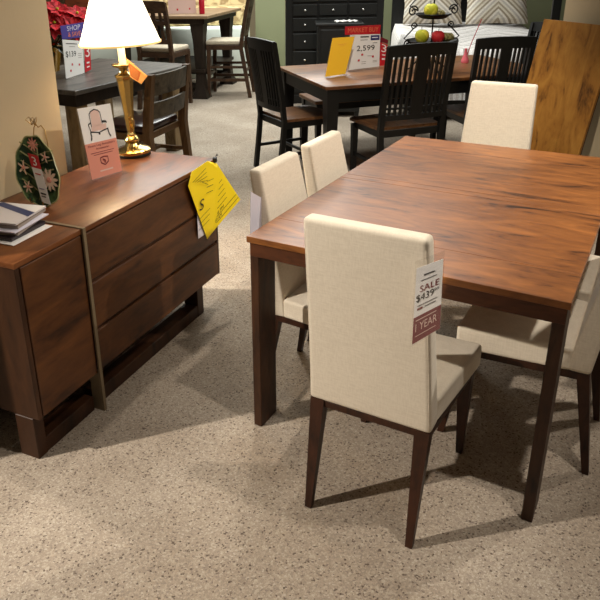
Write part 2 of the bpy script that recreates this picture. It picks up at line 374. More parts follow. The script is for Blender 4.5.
# ------------------------------------------------------------------ table lamp
def lamp():
    t = empty('table_lamp', (-.612, 3.205, .7568), 0, 'lit brass table lamp with an ivory shade on the sideboard', 'lamp'); t.rotation_euler = (0, -.03, 0); t.scale = (1, 1, 1.03)
    MB().lathe([(.083, 0), (.084, .008), (.078, .012)], 'felt').lathe([(.082, .010), (.085, .016), (.084, .024), (.074, .031), (.05, .036), (.036, .043), (.03, .055), (.034, .064), (.036, .072), (.028, .082), (.02, .088)], 'brass').build('base', t)
    MB().lathe([(.02, .086), (.023, .095), (.016, .105), (.02, .13), (.024, .19), (.031, .27), (.038, .335), (.041, .352), (.044, .356), (.044, .364), (.03, .368), (.02, .378), (.018, .388), (.03, .396), (.05, .402), (.053, .41), (.046, .412), (.02, .408)], 'brass', n=8).build('column', t)
    MB().lathe([(.016, .40), (.0165, .52)], 'candle').build('candle_sleeve', t)
    # pierced S-scroll ornaments low on the column
    MB().tube([(.012, -.022, .12), (.022, -.034, .135), (.026, -.03, .16), (.018, -.03, .172), (.012, -.034, .16)], .004, 'brass').build('ornament', t)
    # hollow open shade
    pr = [(.182, .497), (.086, .752)]; pi = [(.084, .752), (.180, .497)]
    sh = MB().lathe(pr+pi, 'shade', n=48, cap=False)
    n = 48
    sh.lathe([(.1825, .4965), (.1835, .4965), (.1835, .504), (.1825, .504)], 'shade_trim', n=48, cap=False)
    sh.build('lamp_shade', t, 1.2)
    MB().tube([(0, 0, .52), (0, 0, .72)], .004, 'brass').tube([(-.085, 0, .748), (0, 0, .745), (.085, 0, .748)], .002, 'brass').build('harp', t)
    # price tag hung from the candle socket
    o = V((-.612, 3.205, .754))
    q = Quad((-.588, 3.165, 1.125), (-.54, 3.16, 1.094), (-.508, 3.205, 1.125), (-.600, 3.175, 1.208), o)
    q.rect(0, 0, 1, 1, 'tan_card'); q.rect(.08, .08, .7, .85, 'rust_card', .0015, .002)
    for i in range(5): q.line([(.15, .2+i*.12), (.6, .2+i*.12)], .03, 'tan_card', .0022)
    tg = q.mb.build('price_tag'); tg.location = o
    tag(tg, 'folded tan and rust price tag hanging from the brass lamp', 'tag')
lamp()
pl = bpy.data.lights.new('bulb', 'POINT'); pl.energy = 7; pl.color = (1, .78, .5); pl.shadow_soft_size = .04
po = bpy.data.objects.new('bulb_light', pl); po.location = (-.612, 3.205, 1.36); C.objects.link(po)

# ------------------------------------------------------------------ card signs
def acrylic_back(q, parent=None, foot=.05, top=1.0):
    """clear stand behind a card: a sheet and a foot"""
    mb = MB(); e = -.003
    mb.loft([[q.p(u, v, e) for u, v in ((-.03, -.01), (1.03, -.01), (1.03, top), (-.03, top))], [q.p(u, v, e+.0022) for u, v in ((-.03, -.01), (1.03, -.01), (1.03, top), (-.03, top))]], 'acrylic')
    a, b2 = q.p(-.03, 0, 0), q.p(1.03, 0, 0); n = V((q.n.x, q.n.y, 0)).normalized()
    z0 = min(a.z, b2.z)
    r = [V((a.x, a.y, z0)), V((b2.x, b2.y, z0)), V((b2.x, b2.y, z0))+n*foot, V((a.x, a.y, z0))+n*foot]
    mb.loft([[tuple(p+V((0, 0, -.002))) for p in r], [tuple(p+V((0, 0, .001))) for p in r]], 'acrylic')
    return mb.build('acrylic_stand', parent)

def pink_sign():
    o = V((-.667, 2.86, .754))
    t = empty('sign_holder', o, 0, 'upright salmon and white card sign picturing an armchair, on the sideboard', 'sign')
    q = Quad((-.719, 2.796, .757), (-.616, 2.923, .757), (-.646, 2.956, 1.048), (-.755, 2.823, 1.053), o)
    q.rect(0, 0, 1, .5, 'pink'); q.rect(0, .5, 1, 1, 'white')
    # line drawing of an upholstered armchair
    q.poly([(.32, .72), (.62, .72), (.60, .92), (.48, .95), (.34, .92)], 'pinkline'); q.poly([(.28, .655), (.74, .655), (.76, .735), (.30, .735)], 'pinkline')
    q.line([(.30, .72), (.30, .90), (.36, .935), (.47, .955), (.58, .935), (.63, .90), (.64, .74)], .016, 'ink')
    q.line([(.30, .78), (.22, .76), (.24, .70), (.26, .64)], .02, 'ink'); q.line([(.64, .77), (.74, .765), (.78, .75)], .03, 'ink')
    q.line([(.24, .655), (.38, .64), (.5, .625), (.64, .645), (.8, .66)], .018, 'ink')
    q.line([(.24, .65), (.25, .58), (.22, .535)], .03, 'ink'); q.line([(.78, .65), (.8, .58), (.84, .54)], .03, 'ink'); q.line([(.5, .63), (.5, .595)], .05, 'ink')
    q.text('Finest Leg Armchairs', .08, .435, .92, .475, 'maroon_ink'); q.text('Accessories', .3, .395, .72, .425, 'maroon_ink')
    q.line([(.12, .355), (.86, .355)], .008, 'maroon_ink'); q.line([(.2, .325), (.8, .325)], .008, 'maroon_ink')
    q.line([(.38, .27), (.38, .2), (.5, .16), (.62, .2), (.62, .27), (.5, .28), (.38, .27)], .018, 'maroon_ink'); q.line([(.45, .24), (.53, .22), (.49, .19)], .03, 'maroon_ink')
    q.line([(.3, .085), (.72, .085)], .02, 'pinkline')
    q.mb.build('printed_card', t); acrylic_back(q, t)
pink_sign()

# decorative leaf plate on a wire easel
def plate():
    c = V((-.842, 2.53, .876))
    h = V((.92, -.39, 0)).normalized(); n0 = V((-h.y, h.x, 0))          # n0: away from the viewer
    up = (V((0, 0, 1))*math.cos(.25)+n0*math.sin(.25)).normalized()
    r = -.13; hx = h*math.cos(r)+up*math.sin(-r)*-1; ux = up*math.cos(r)+h*math.sin(r)
    nn = hx.cross(ux).normalized()
    o = V((c.x, c.y, .754))
    X = Matrix(((hx.x, ux.x, nn.x, c.x-o.x), (hx.y, ux.y, nn.y, c.y-o.y), (hx.z, ux.z, nn.z, c.z-o.z), (0, 0, 0, 1)))
    t = empty('leaf_plate', o, 0, 'oval green leaf-pattern plate with pale blossoms on a wire easel', 'plate')
    def ring(s, z, wob=.0):  # wavy outline
        out = []
        for i in range(48):
            a = i*2*PI/48; w = 1+wob*math.cos(9*a)
            out.append((.104*s*w*math.cos(a)*(1-.12*math.sin(a)), .134*s*w*math.sin(a), z))
        return out
    m = MB().loft([ring(.25, .004), ring(.6, .006), ring(.85, .012), ring(.97, .02, .02), ring(1, .022, .03), ring(.98, .016, .03), ring(.8, .004), ring(.3, -.003)], 'green_leaf', X)
    m.build('dish', t, 1.2)
    MB().loft([ring(.965, .0215, .03), ring(1.0, .0235, .03), ring(1.012, .021, .03), ring(1.0, .018, .03)], 'plate_rim', X, cap=False).build('rim', t)
    # raised veins
    v = MB()
    for sx in (-1, 1):
        for k in range(5):
            y = -.08+k*.035; v.tube([X @ V((0, y, .010)), X @ V((sx*.04, y+.02, .013)), X @ V((sx*.078, y+.034, .018))], .0026, 'plate_rim', n=5)
    v.tube([X @ V((0, -.11, .014)), X @ V((0, 0, .008)), X @ V((0, .11, .014))], .003, 'plate_rim', n=5); v.build('veins', t)
    def blossom(cx, cy, s, k, npet=8):
        b = MB()
        for i in range(npet):
            a = i*2*PI/npet+.2; ca, sa = math.cos(a), math.sin(a)
            pts = [(0, 0, .016), (.35, .14, .021), (.8, .13, .022), (1, 0, .019), (.8, -.13, .022), (.35, -.14, .021)]
            b.add([X @ V((cx+s*(x*ca-y*sa), cy+s*(x*sa+y*ca), z)) for x, y, z in pts], [(0, 1, 2, 3, 4, 5)], k)
        b.lathe([(.25*s, .016), (.22*s, .023), (.05*s, .025)], 'petal_rose', X @ Tr(cx, cy, 0), n=10)
        b.build('blossom', t)
    blossom(.055, -.02, .044, 'petal_pink', 11); blossom(-.012, .098, .028, 'petal_rose', 9); blossom(-.066, .0, .030, 'petal_pink', 5); blossom(.042, .062, .024, 'petal_pink', 5); blossom(-.05, -.07, .026, 'petal_pink', 6)
    # easel
    e = MB()
    zb = .002
    for sx in (-1, 1):
        p = X @ V((sx*.03, -.124, -.008)); f = X @ V((sx*.03, -.124, .034))
        e.tube([f+V((0, 0, .018)), f, V((p.x, p.y, f.z)), V((p.x, p.y, zb)), V((p.x, p.y, zb))+n0*.02], .0022, 'brass_wire', n=6)
        e.tube([V((p.x, p.y, zb)), X @ V((sx*.034, -.05, -.012)), X @ V((sx*.034, .11, -.012)), X @ V((sx*.026, .16, -.01)), X @ V((sx*.012, .175, -.006)), X @ V((0, .165, -.004))], .0022, 'brass_wire', n=6)
    back = X @ V((0, .05, -.012))
    e.tube([back, V((back.x, back.y, 0))+n0*.05+V((0, 0, zb))], .0022, 'brass_wire', n=6)
    e.build('wire_easel', t)
    tp = X @ V((-.012, .168, 0))
    k = MB(); 
    for a in (-.5, .1, .7):
        k.tube([tp, tp+V((math.sin(a)*.012, 0, .018)), tp+V((math.sin(a)*.026-.008, .004, .034)), tp+V((math.sin(a)*.03-.018, .0, .024)), tp+V((-.01, 0, .004))], .0017, 'brass_wire', n=6)
    k.build('top_bow', t)
    # price tag lies across the dish
    q = Quad(X @ V((.022, -.112, .028)), X @ V((.062, -.112, .028)), X @ V((.018, .062, .03)), X @ V((-.030, .062, .03)))
    q.rect(0, 0, 1, .72, 'white'); q.rect(0, .72, 1, 1, 'red'); q.text('3', .3, .77, .7, .95, 'white'); q.line([(.2, .6), (.8, .6)], .02, 'red')
    q.line([(.2, .2), (.8, .2)], .03, 'ink'); q.line([(.2, .14), (.7, .14)], .02, 'ink'); q.line([(.15, .3), (.75, .3)], .012, 'purple')
    g = q.mb.build('price_tag', loc=o); tag(g, 'red and white sticker tag on the green leaf plate', 'tag')
plate()

# magazines at the near end of the sideboard
def magazines():
    # (front-left corner angle etc. in sideboard coordinates)
    specs = [
        ('paper_sheet', -.245, .20, .285, .195, .03, .003, 'white', 'white', 'white sheet lying under the magazine stack on the sideboard'),
        ('magazine', -.265, .205, .27, .175, .06, .013, 'magdark', 'magdark', 'dark-covered catalogue at the bottom of the magazine stack'),
        ('magazine', -.275, .20, .28, .17, .24, .011, 'magbrown', 'magpages', 'magazine with a mottled photo cover second from the bottom of its stack'),
        ('magazine', -.27, .215, .285, .19, .12, .005, 'lavender', 'lavender', 'thin pale brochure in the middle of the magazine stack'),
        ('magazine', -.285, .225, .28, .185, .22, .014, 'magbrown', 'magpages', 'brown-edged magazine just below the top of the stack'),
        ('magazine', -.285, .225, .285, .185, .17, .007, 'magwhite', 'magwhite', 'pale magazine with a blue stripe on top of the stack')]
    z = .7545
    for i, (nm, a, b, w, l, r, th, cv, ed, lab) in enumerate(specs):
        m = MB(); 
        m.bx(-w/2, w/2, -l/2, l/2, 0, th*.8, ed, r=.0012)
        # slightly sagging cover sheet
        rows = []
        for k in range(9):
            y = -l/2+l*k/8; rows.append([(-w/2-.001, y, th*.8), (w/2+.001, y, th*.8), (w/2+.001, y, th), (-w/2-.001, y, th)])
        m.loft(rows, cv)
        if i == 5:
            m.add([(w/2, -.02, th+.0004), (w/2, .02, th+.0004), (-.03, l/2, th+.0004), (-.06, l/2-.02, th+.0004)], [(0, 1, 2, 3)], 'magblue')
            m.add([(w/2, .025, th+.0003), (w/2, l/2, th+.0003), (-.02, l/2, th+.0003)], [(0, 1, 2)], 'white')
        p = S(a, b, z)
        o = m.build(nm, loc=p, rot=(0, 0, SY+r)); tag(o, lab, 'magazine' if i else 'paper', 'magazines stacked on the sideboard' if i else None)
        z += th+.0006
magazines()

# yellow card clipped to the sideboard corner, white tag behind
def yellow_card():
    o = S(.02, 1.27, .60)
    def s(a, b, z): return S(a, b, z)-o
    t = empty('sale_card', o, 0, 'folded bright yellow sale card hanging off the far front corner of the sideboard', 'sign')
    A = s(.012, 1.20, .768); B = s(.012, 1.060, .757); Cc = s(.02, 1.01, .707); D = s(.02, 1.15, .407); E = s(.022, 1.205, .425); F = s(.075, 1.392, .532); G = s(.0, 1.31, .725)
    q = Quad(D, E, A, Cc)
    mb = MB()
    n1 = (D-A).cross(E-A).normalized()
    def sheet(pts, k):
        n = (pts[1]-pts[0]).cross(pts[2]-pts[0]).normalized()*.0012
        mb.loft([[tuple(p) for p in pts], [tuple(p+n) for p in pts]], k)
    X0 = s(.036, 1.248, .725)
    sheet([A, B, Cc, D, E, X0], 'yellow'); sheet([X0, E, F, G], 'yellow'); sheet([A, X0, G], 'yellow')
    # handwriting drawn on the two faces
    def put(P0, U_, W_, items):
        n = U_.cross(W_).normalized()
        if n.dot(V((.6, -.8, 0))) < 0: n = -n
        for kind, a in items:
            if kind == 't':
                st, u0, v0, u1, v1 = a; vs, fs, _ = text_geo(st); mb.add([P0+U_*(u0+(u1-u0)*x)+W_*(v0+(v1-v0)*y)+n*.005 for x, y in vs], fs, 'ink')
            else:
                u0, v0, u1, v1, w = a; d = (U_*(u1-u0)+W_*(v1-v0)); pn = n.cross(d).normalized()*w; p0 = P0+U_*u0+W_*v0+n*.005; p1 = p0+d
                mb.add([p0-pn, p1-pn, p1+pn, p0+pn], [(0, 1, 2, 3)], 'ink')
    U_ = (E-D)+(X0-Cc)*.2; 
    put(Cc, X0-Cc, E-X0, [('t', ('S', .42, .50, .56, .33))]+[('l', (.12+.08*i, -.02+.02*i, .55+.03*i, -.12+.07*i, .0011)) for i in range(5)]+[('l', (.45, .62+.09*i, .80, .56+.09*i, .0011)) for i in range(3)]+[('l', (.62, .1+.09*i, .85, .12+.09*i, .0011)) for i in range(3)])
    put(E, F-E, X0-E, [('l', (.08, .1, .9, .1, .0012)), ('l', (.08, .2, .78, .2, .0012)), ('t', ('6 PM', .1, .22, .32, .28)), ('t', ('10 AM', .04, .12, .26, .18))]+[('l', (.08, .33+.1*i, .42-.06*i, .34+.1*i, .0011)) for i in range(5)])
    mb.build('folded_sheet', t, .3)
    MB().box(s(.004, 1.285, .752), (.02, .03, .022), 'ink', r=.004).tube([s(.0, 1.30, .76), s(.002, 1.312, .772), s(.012, 1.30, .768)], .002, 'ink').build('clip', t)
    q2 = Quad(S(.012, 1.085, .432), S(.012, 1.175, .431), S(.012, 1.20, .56), S(.012, 1.085, .56), o)
    q2.rect(0, 0, 1, 1, 'lavender', 0, .001)
    g = q2.mb.build('paper_tag', loc=o); tag(g, 'white paper tag hanging behind the yellow sale card', 'tag')
yellow_card()

# ------------------------------------------------------------------ main dining table
TB = (-.0556, 2.1191); TY = -.5349
def T(a, b, z=0):
    c, s = math.cos(TY), math.sin(TY); return V((TB[0]+a*c-b*s, TB[1]+a*s+b*c, z))
def main_table():
    W, L_, H = 1.004, 1.562, .76
    t = empty('dining_table', (*TB, 0), TY, 'large brown cherry dining table with a broad planked top, in the foreground', 'table')
    top = MB()
    ys = [0, .20, .755, .807, 1.36, L_]
    for y0, y1 in zip(ys, ys[1:]): top.bx(0, W, y0+.0003, y1-.0003, H-.022, H, 'table_top', r=.0012)
    top.build('tabletop', t)
    a = MB()
    a.bx(.008, W-.008, .008, .03, .687, H-.0225, 'table_rail', r=.002); a.bx(.008, W-.008, L_-.03, L_-.008, .687, H-.0225, 'table_rail', r=.002)
    a.bx(.04, .062, .122, L_-.122, .66, H-.0225, 'table_rail_y', r=.002); a.bx(W-.062, W-.04, .122, L_-.122, .66, H-.0225, 'table_rail_y', r=.002)
    a.bx(.062, W-.062, .125, .147, .66, H-.0225, 'table_rail', r=.002); a.bx(.062, W-.062, L_-.147, L_-.125, .66, H-.0225, 'table_rail', r=.002)
    a.build('apron', t)
    for x0 in (.007, W-.041):
        for y0 in (.009, L_-.122):
            MB().bx(x0, x0+.034, y0, y0+.113, 0, .7375, 'table_leg', r=.003).build('leg', t)
main_table()

# upholstered side chair: x right, y forward, origin under the rear legs
def cushion(mb, secs, k, n=5):
    """rounded slab through stations of (list of half widths etc.)"""
def parsons():
    t = empty('parsons_chair', (0, 0, 0), 0, 'x', 'chair')
    # backrest: tapering upholstered slab, raked
    bm = bmesh.new(); bmesh.ops.create_cube(bm, size=1)
    bmesh.ops.subdivide_edges(bm, edges=[e for e in bm.edges if abs(e.verts[0].co.z-e.verts[1].co.z) > .5], cuts=5)
    z0, z1 = .378, .995
    for v in bm.verts:
        f = v.co.z+.5; hw = .188-.022*f; z = z0+(z1-z0)*f
        yb = -.014-.100*f**1.15; th = .072-.020*f
        v.co = V((v.co.x*2*hw, yb+(0 if v.co.y < 0 else th), z))
    ed = [e for e in bm.edges if len(e.link_faces) == 2 and e.calc_face_angle() > .6]
    bmesh.ops.bevel(bm, geom=ed, offset=.016, segments=4, profile=.6, affect='EDGES')
    bm.verts.index_update(); b = MB().add([v.co[:] for v in bm.verts], [[v.index for v in f.verts] for f in bm.faces], 'cream'); bm.free()
    bk = b.build('backrest', t, .9)
    # seam welting on the back edges
    for sx in (-1, 1):
        p = MB(); pts = []
        for i in range(12):
            f = .02+.93*i/11; hw = .188-.022*f; pts.append((sx*(hw-.0058), -.014-.100*f**1.15+.0035, z0+(z1-z0)*f))
        p.tube(pts, .0022, 'cream', n=6)
        p.build('welting', bk)
    s = MB()
    bm = bmesh.new(); bmesh.ops.create_cube(bm, size=1); bmesh.ops.subdivide_edges(bm, edges=bm.edges[:], cuts=4, use_grid_fill=True)
    for v in bm.verts:
        x, y, z = v.co
        fy = y+.5; hw = .186+.034*fy
        dome = .010*(1-(2*x)**2)*(1-(2*y)**2) if z > .49 else 0
        v.co = V((x*2*hw, .045+fy*.36, .378+(z+.5)*.084+dome))
    ed = [e for e in bm.edges if len(e.link_faces) == 2 and e.calc_face_angle() > .9]
    bmesh.ops.bevel(bm, geom=ed, offset=.014, segments=4, profile=.6, affect='EDGES')
    bm.verts.index_update(); s.add([v.co[:] for v in bm.verts], [[v.index for v in f.verts] for f in bm.faces], 'cream'); bm.free()
    s.build('seat', t, .9)
    r = MB()
    r.bx(-.172, .172, -.008, .010, .354, .379, 'chair_leg'); r.bx(-.19, .19, .372, .390, .354, .379, 'chair_leg')
    for sx in (-1, 1):
        r.loft([[(sx*.166, .0, .354), (sx*.182, .0, .354), (sx*.182, .0, .379), (sx*.166, .0, .379)], [(sx*.190, .388, .354), (sx*.206, .388, .354), (sx*.206, .388, .379), (sx*.190, .388, .379)]], 'chair_leg')
    r.build('seat_rail', t)
    for sx in (-1, 1):
        MB().bar([(sx*.165, -.052, 0, .021, .021), (sx*.162, .008, .38, .044, .04)], 'chair_leg').build('leg', t)
        MB().bar([(sx*.178, .435, 0, .021, .021), (sx*.184, .376, .38, .046, .04)], 'chair_leg').build('leg', t)
    return t
proto = parsons()
G = 'cream upholstered chairs around the dining table'
chairs = [  # a, b, yaw rel to table, label
    (.536, -.205, 0, 'cream upholstered chair nearest the viewer, seen from behind with a sale tag'),
    (-.035, .405, -PI/2, 'cream upholstered chair at the left side of the dining table, nearer one'),
    (-.035, .808, -PI/2, 'cream upholstered chair at the left side of the dining table, farther one'),
    (1.057, .492, PI/2, 'cream upholstered chair at the right side of the dining table, nearer one'),
    (1.057, .945, PI/2, 'cream upholstered chair at the right side of the dining table, farther one'),
    (.378, 1.88, PI, 'cream upholstered chair at the far end of the dining table facing the viewer')]
for i, (a, b, r, lab) in enumerate(chairs):
    c = proto if i == 0 else copy_tree(proto)
    c.location = T(a, b); c.rotation_euler = (0, 0, TY+r); tag(c, lab, 'chair', G)
    if i in (1, 2): c.scale = (.915, .95, .908)

# tag on the front chair
o = T(.70, -.322, .82)
q = Quad(T(.684, -.322, .712), T(.749, -.322, .776), T(.742, -.322, .972), T(.681, -.322, .936), o)
q.rect(0, 0, 1, .33, 'maroon'); q.rect(0, .33, 1, .93, 'white')
q.text('SALE', .18, .62, .9, .70, 'maroon_ink'); q.text('$439', .06, .50, .72, .60, 'ink'); q.text('99', .74, .555, .9, .595, 'ink')
q.line([(.3, .82), (.7, .82)], .012, 'ink'); q.line([(.2, .76), (.8, .76)], .006, 'ink')
q.line([(.12, .46), (.85, .46)], .006, 'ink'); q.line([(.12, .42), (.32, .42)], .025, 'maroon_ink'); q.line([(.4, .42), (.8, .42)], .008, 'ink')
q.text('1 YEAR', .1, .14, .88, .24, 'pinkline'); q.line([(.1, .28), (.85, .28)], .01, 'pinkline'); q.line([(.1, .08), (.85, .08)], .008, 'pinkline')
t = empty('price_tag', o, 0, 'SALE $439 tag with a maroon strip hanging on the nearest cream chair', 'tag')
q.mb.build('printed_card', t)
sl = MB(); sl.loft([[q.p(u, v, .003) for u, v in ((-.05, -.02), (1.05, -.02), (1.05, 1.04), (-.05, 1.02))], [q.p(u, v, .0036) for u, v in ((-.05, -.02), (1.05, -.02), (1.05, 1.04), (-.05, 1.02))]], 'acrylic')
sl.build('clear_sleeve', t)
# blank tag at the left chair
o = T(-.13, .10, .80)
q = Quad(T(-.150, .095, .70), T(-.05, .085, .70), T(-.05, .085, .875), T(-.150, .095, .89), o)
q = Quad(T(-.088, .165, .665), T(-.088, .25, .672), T(-.088, .259, .80), T(-.088, .177, .85), o)
q.rect(0, 0, 1, 1, 'lavender')
g = q.mb.build('paper_tag', loc=o); tag(g, 'blank white tag hanging beside the nearer left cream chair', 'tag')

# ------------------------------------------------------------------ spare table leaf leaning on the wall
def leaf():
    u = V((-.19, -.09, -.977)).normalized(); v = V((.59, -.80, -.04)); v = (v-u*v.dot(u)).normalized(); n = v.cross(-u).normalized()
    if n.dot(V((-.8, -.57, .2))) < 0: n = -n
    L_ = 1.2/.977*.997; W = .50
    X = Matrix(((v.x, -n.x, -u.x, 0), (v.y, -n.y, -u.y, 0), (v.z, -n.z, -u.z, 0), (0, 0, 0, 1)))
    base = LEAF_A+u*L_
    loc = V((base.x, base.y, base.z))
    dz = min((base+v*W).z, base.z); loc.z -= dz-.0005; loc -= V((v.x, v.y, 0))*.03
    t = empty('table_leaf', loc, 0, 'golden brown wooden table leaf leaning against the tan wall', 'table leaf')
    mb = MB()
    for i in range(3): mb.bx(W*i/3+.0002, W*(i+1)/3-.0002, 0, .022, 0, L_, 'leaf', X, r=.0008)
    mb.build('panel', t)
    e = MB().bx(-.0005, W+.0005, .022, .032, .03, L_-.001, 'dark_brown', X, r=0)  # thin darker brown sheet along the back of the leaf
    e.build('backing', t)
leaf()

# ------------------------------------------------------------------ black dining set
BB = (.468, 4.944); BY = .29
def B(a, b, z=0):
    c, s = math.cos(BY), math.sin(BY); return V((BB[0]+a*c-b*s, BB[1]+a*s+b*c, z))
def black_table():
    W, L_, H = 1.95, 1.1, .76
    t = empty('dining_table', (*BB, 0), BY, 'black dining table with a brown wood top, behind the foreground set', 'table')
    MB().bx(0, W, 0, L_, H-.025, H, 'brown_top', r=.004, seg=2).build('tabletop', t)
    a = MB()
    a.bx(.05, W-.05, .03, .055, .635, H-.0255, 'black'); a.bx(.05, W-.05, L_-.055, L_-.03, .635, H-.0255, 'black')
    a.bx(.03, .055, .05, L_-.05, .635, H-.0255, 'black'); a.bx(W-.055, W-.03, .05, L_-.05, .635, H-.0255, 'black')
    a.build('apron', t)
    for x in (.065, W-.065):
        for y in (.065, L_-.065):
            MB().bar([(x, y, 0, .06, .06), (x, y, .5, .085, .085), (x, y, .734, .095, .095)], 'black').build('leg', t)
black_table()
def slat_chair():
    t = empty('slat_back_chair', (0, 0, 0), 0, 'x', 'chair')
    H = 1.05; hw = .235
    def back_y(z): return -.0-.0*z if z < .4 else -.16*(z-.42)**1.25
    for sx in (-1, 1):
        secs = [(sx*(hw-.02), -.05+.05*min(z/.42, 1)+(back_y(z)), z, .034, .036) for z in (0, .15, .3, .44, .6, .75, .9, 1.0, 1.045)]
        MB().bar(secs, 'black').build('back_post', t)
        MB().bar([(sx*(hw-.015), .40, 0, .03, .03), (sx*(hw-.015), .40, .42, .042, .042)], 'black').build('leg', t)
    def crail(z0, z1, sag, name, th=.022):
        rows = []
        n = 10
        for i in range(n+1):
            x = -hw+.008+(2*hw-.016)*i/n; c = 1-(x/hw)**2
            y0 = back_y(z0)-sag*c; y1 = back_y(z1)-sag*c; arch = .012*c if name == 'top_rail' else 0
            rows.append([(x, y0-th/2, z0), (x, y0+th/2, z0), (x, y1+th/2, z1+arch), (x, y1-th/2, z1+arch)])
        return MB().loft(rows, 'black').build(name, t)
    crail(.975, 1.05, .03, 'top_rail', .026); crail(.52, .56, .03, 'lower_rail'); crail(.60, .615, .03, 'middle_rail', .012)
    for x, w in [(-.175, .014), (-.14, .014), (-.105, .014), (-.07, .014), (0, .085), (.07, .014), (.105, .014), (.14, .014), (.175, .014)]:
        c = 1-(x/hw)**2
        secs = [(x, back_y(z)-.03*c, z, w, .02) for z in (.55, .7, .85, .985)]
        MB().bar(secs, 'black').build('slat' if w < .05 else 'splat', t)
    s = MB()
    poly = [(-.215, .02), (.215, .02), (.245, .43), (.2, .455), (0, .465), (-.2, .455), (-.245, .43)]
    s.prism(poly, .44, .462, 'brown_seat'); s.build('seat', t)
    f = MB(); f.bx(-.2, .2, .0, .02, .39, .44, 'black'); f.bx(-.22, .22, .395, .415, .39, .44, 'black')
    for sx in (-1, 1): f.bx(sx*.212-.01, sx*.212+.01, .0, .4, .39, .44, 'black')
    f.build('seat_frame', t)
    r = MB()
    for sx in (-1, 1): r.bx(sx*.215-.009, sx*.215+.009, -.02, .4, .17, .195, 'black')
    r.bx(-.21, .21, .19, .21, .172, .193, 'black'); r.build('stretcher', t)
    return t
bp = slat_chair()
GB = 'black slat back chairs around the black dining table'
bch = [  # world x,y of rear centre (floor), yaw of forward, width scale, label
    (1.10, 4.98, .33, 1.17, 'black slat back chair in front of the black table, left one of the two'),
    (1.80, 5.30, .16, 1.0, 'black slat back chair behind the far cream chair, right one of the two'),
    (.09, 5.42, -1.107, .95, 'black chair at the left end of the black table seen almost edge on'),
    (2.44, 6.22, BY+PI/2, .95, 'black slat back chair at the right end of the black table')]
for i, (x, y, r, sx, lab) in enumerate(bch):
    c = bp if i == 0 else copy_tree(bp)
    c.location = (x, y, 0); c.rotation_euler = (0, 0, r); c.scale = (sx, 1, 1); tag(c, lab, 'chair', GB)
# bench on the far side of the black table
t = empty('bench', B(.30, .98), BY, 'low black bench with a brown seat pushed under the black table', 'bench')
MB().bx(0, 1.25, 0, .42, .43, .46, 'brown_seat', r=.004).build('seat', t)
f = MB(); f.bx(.03, 1.22, .03, .05, .37, .43, 'black'); f.bx(.03, 1.22, .37, .39, .37, .43, 'black'); f.bx(.03, .05, .03, .39, .37, .43, 'black'); f.bx(1.2, 1.22, .03, .39, .37, .43, 'black'); f.build('seat_frame', t)
for x in (.045, 1.205):
    for y in (.045, .375): MB().bar([(x, y, 0, .04, .04), (x, y, .43, .055, .055)], 'black').build('leg', t)

# signs on the black table
def sign_yellow():
    o = V((.58, 5.40, .76))
    t = empty('sign_holder', o, 0, 'blank amber yellow card in a clear stand on the black table', 'sign')
    q = Quad((.495, 5.329, .765), (.663, 5.458, .765), (.75, 5.599, 1.052), (.562, 5.456, 1.058), o)
    q.rect(0, .02, 1, .95, 'amber'); q.line([(.3, .78), (.7, .78)], .006, 'orange'); q.line([(.4, .74), (.6, .74)], .005, 'orange')
    q.mb.build('card', t); acrylic_back(q, t, .06)
sign_yellow()
def sign_white():
    o = V((.86, 5.78, .76))
    t = empty('sign_holder', o, 0, 'MARKET BUY price sign reading 2,599 on the black table', 'sign')
    q = Quad((.71, 5.688, .764), (.996, 5.868, .764), (1.003, 5.907, 1.022), (.728, 5.74, 1.036), o)
    q.rect(0, 0, 1, 1, 'white')
    q.text('2,599', .24, .5, .82, .68, 'ink'); q.rect(.68, .82, .97, .97, 'navy', .0015, .0022); q.line([(.72, .9), (.92, .9)], .03, 'lavender', .003)
    q.line([(.34, .93), (.62, .93)], .035, 'ink'); q.line([(.34, .84), (.58, .84)], .012, 'ink'); q.line([(.75, .74), (.9, .74)], .012, 'ink')
    for u, v in ((.4, .38), (.3, .22), (.75, .3)): q.rect(u, v, u+.06, v+.06, 'red', .0015, .0022)
    for u, v in ((.42, .2), (.6, .36), (.78, .2), (.78, .16), (.42, .14)): q.line([(u, v), (u+.14, v)], .012, 'magpages')
    q.mb.build('price_card', t)
    h = Quad((.684, 5.72, 1.038), (.998, 5.906, 1.024), (.996, 5.915, 1.095), (.684, 5.72, 1.102), o)
    h.rect(0, 0, 1, 1, 'red'); h.text('MARKET BUY', .08, .25, .94, .8, 'orange'); h.mb.build('header_card', t)
    s = Quad((1.0, 5.872, .766), (1.055, 5.905, .766), (1.075, 5.944, .968), (1.004, 5.906, 1.0), o)
    s.rect(0, 0, 1, .82, 'red'); s.rect(0, .84, 1, 1, 'maroon'); s.text('3', .15, .5, .85, .78, 'white'); s.line([(.3, .4), (.8, .4)], .05, 'white'); s.line([(.3, .25), (.8, .25)], .06, 'white')
    s.mb.build('side_strip', t); acrylic_back(q, t, .07)
sign_white()

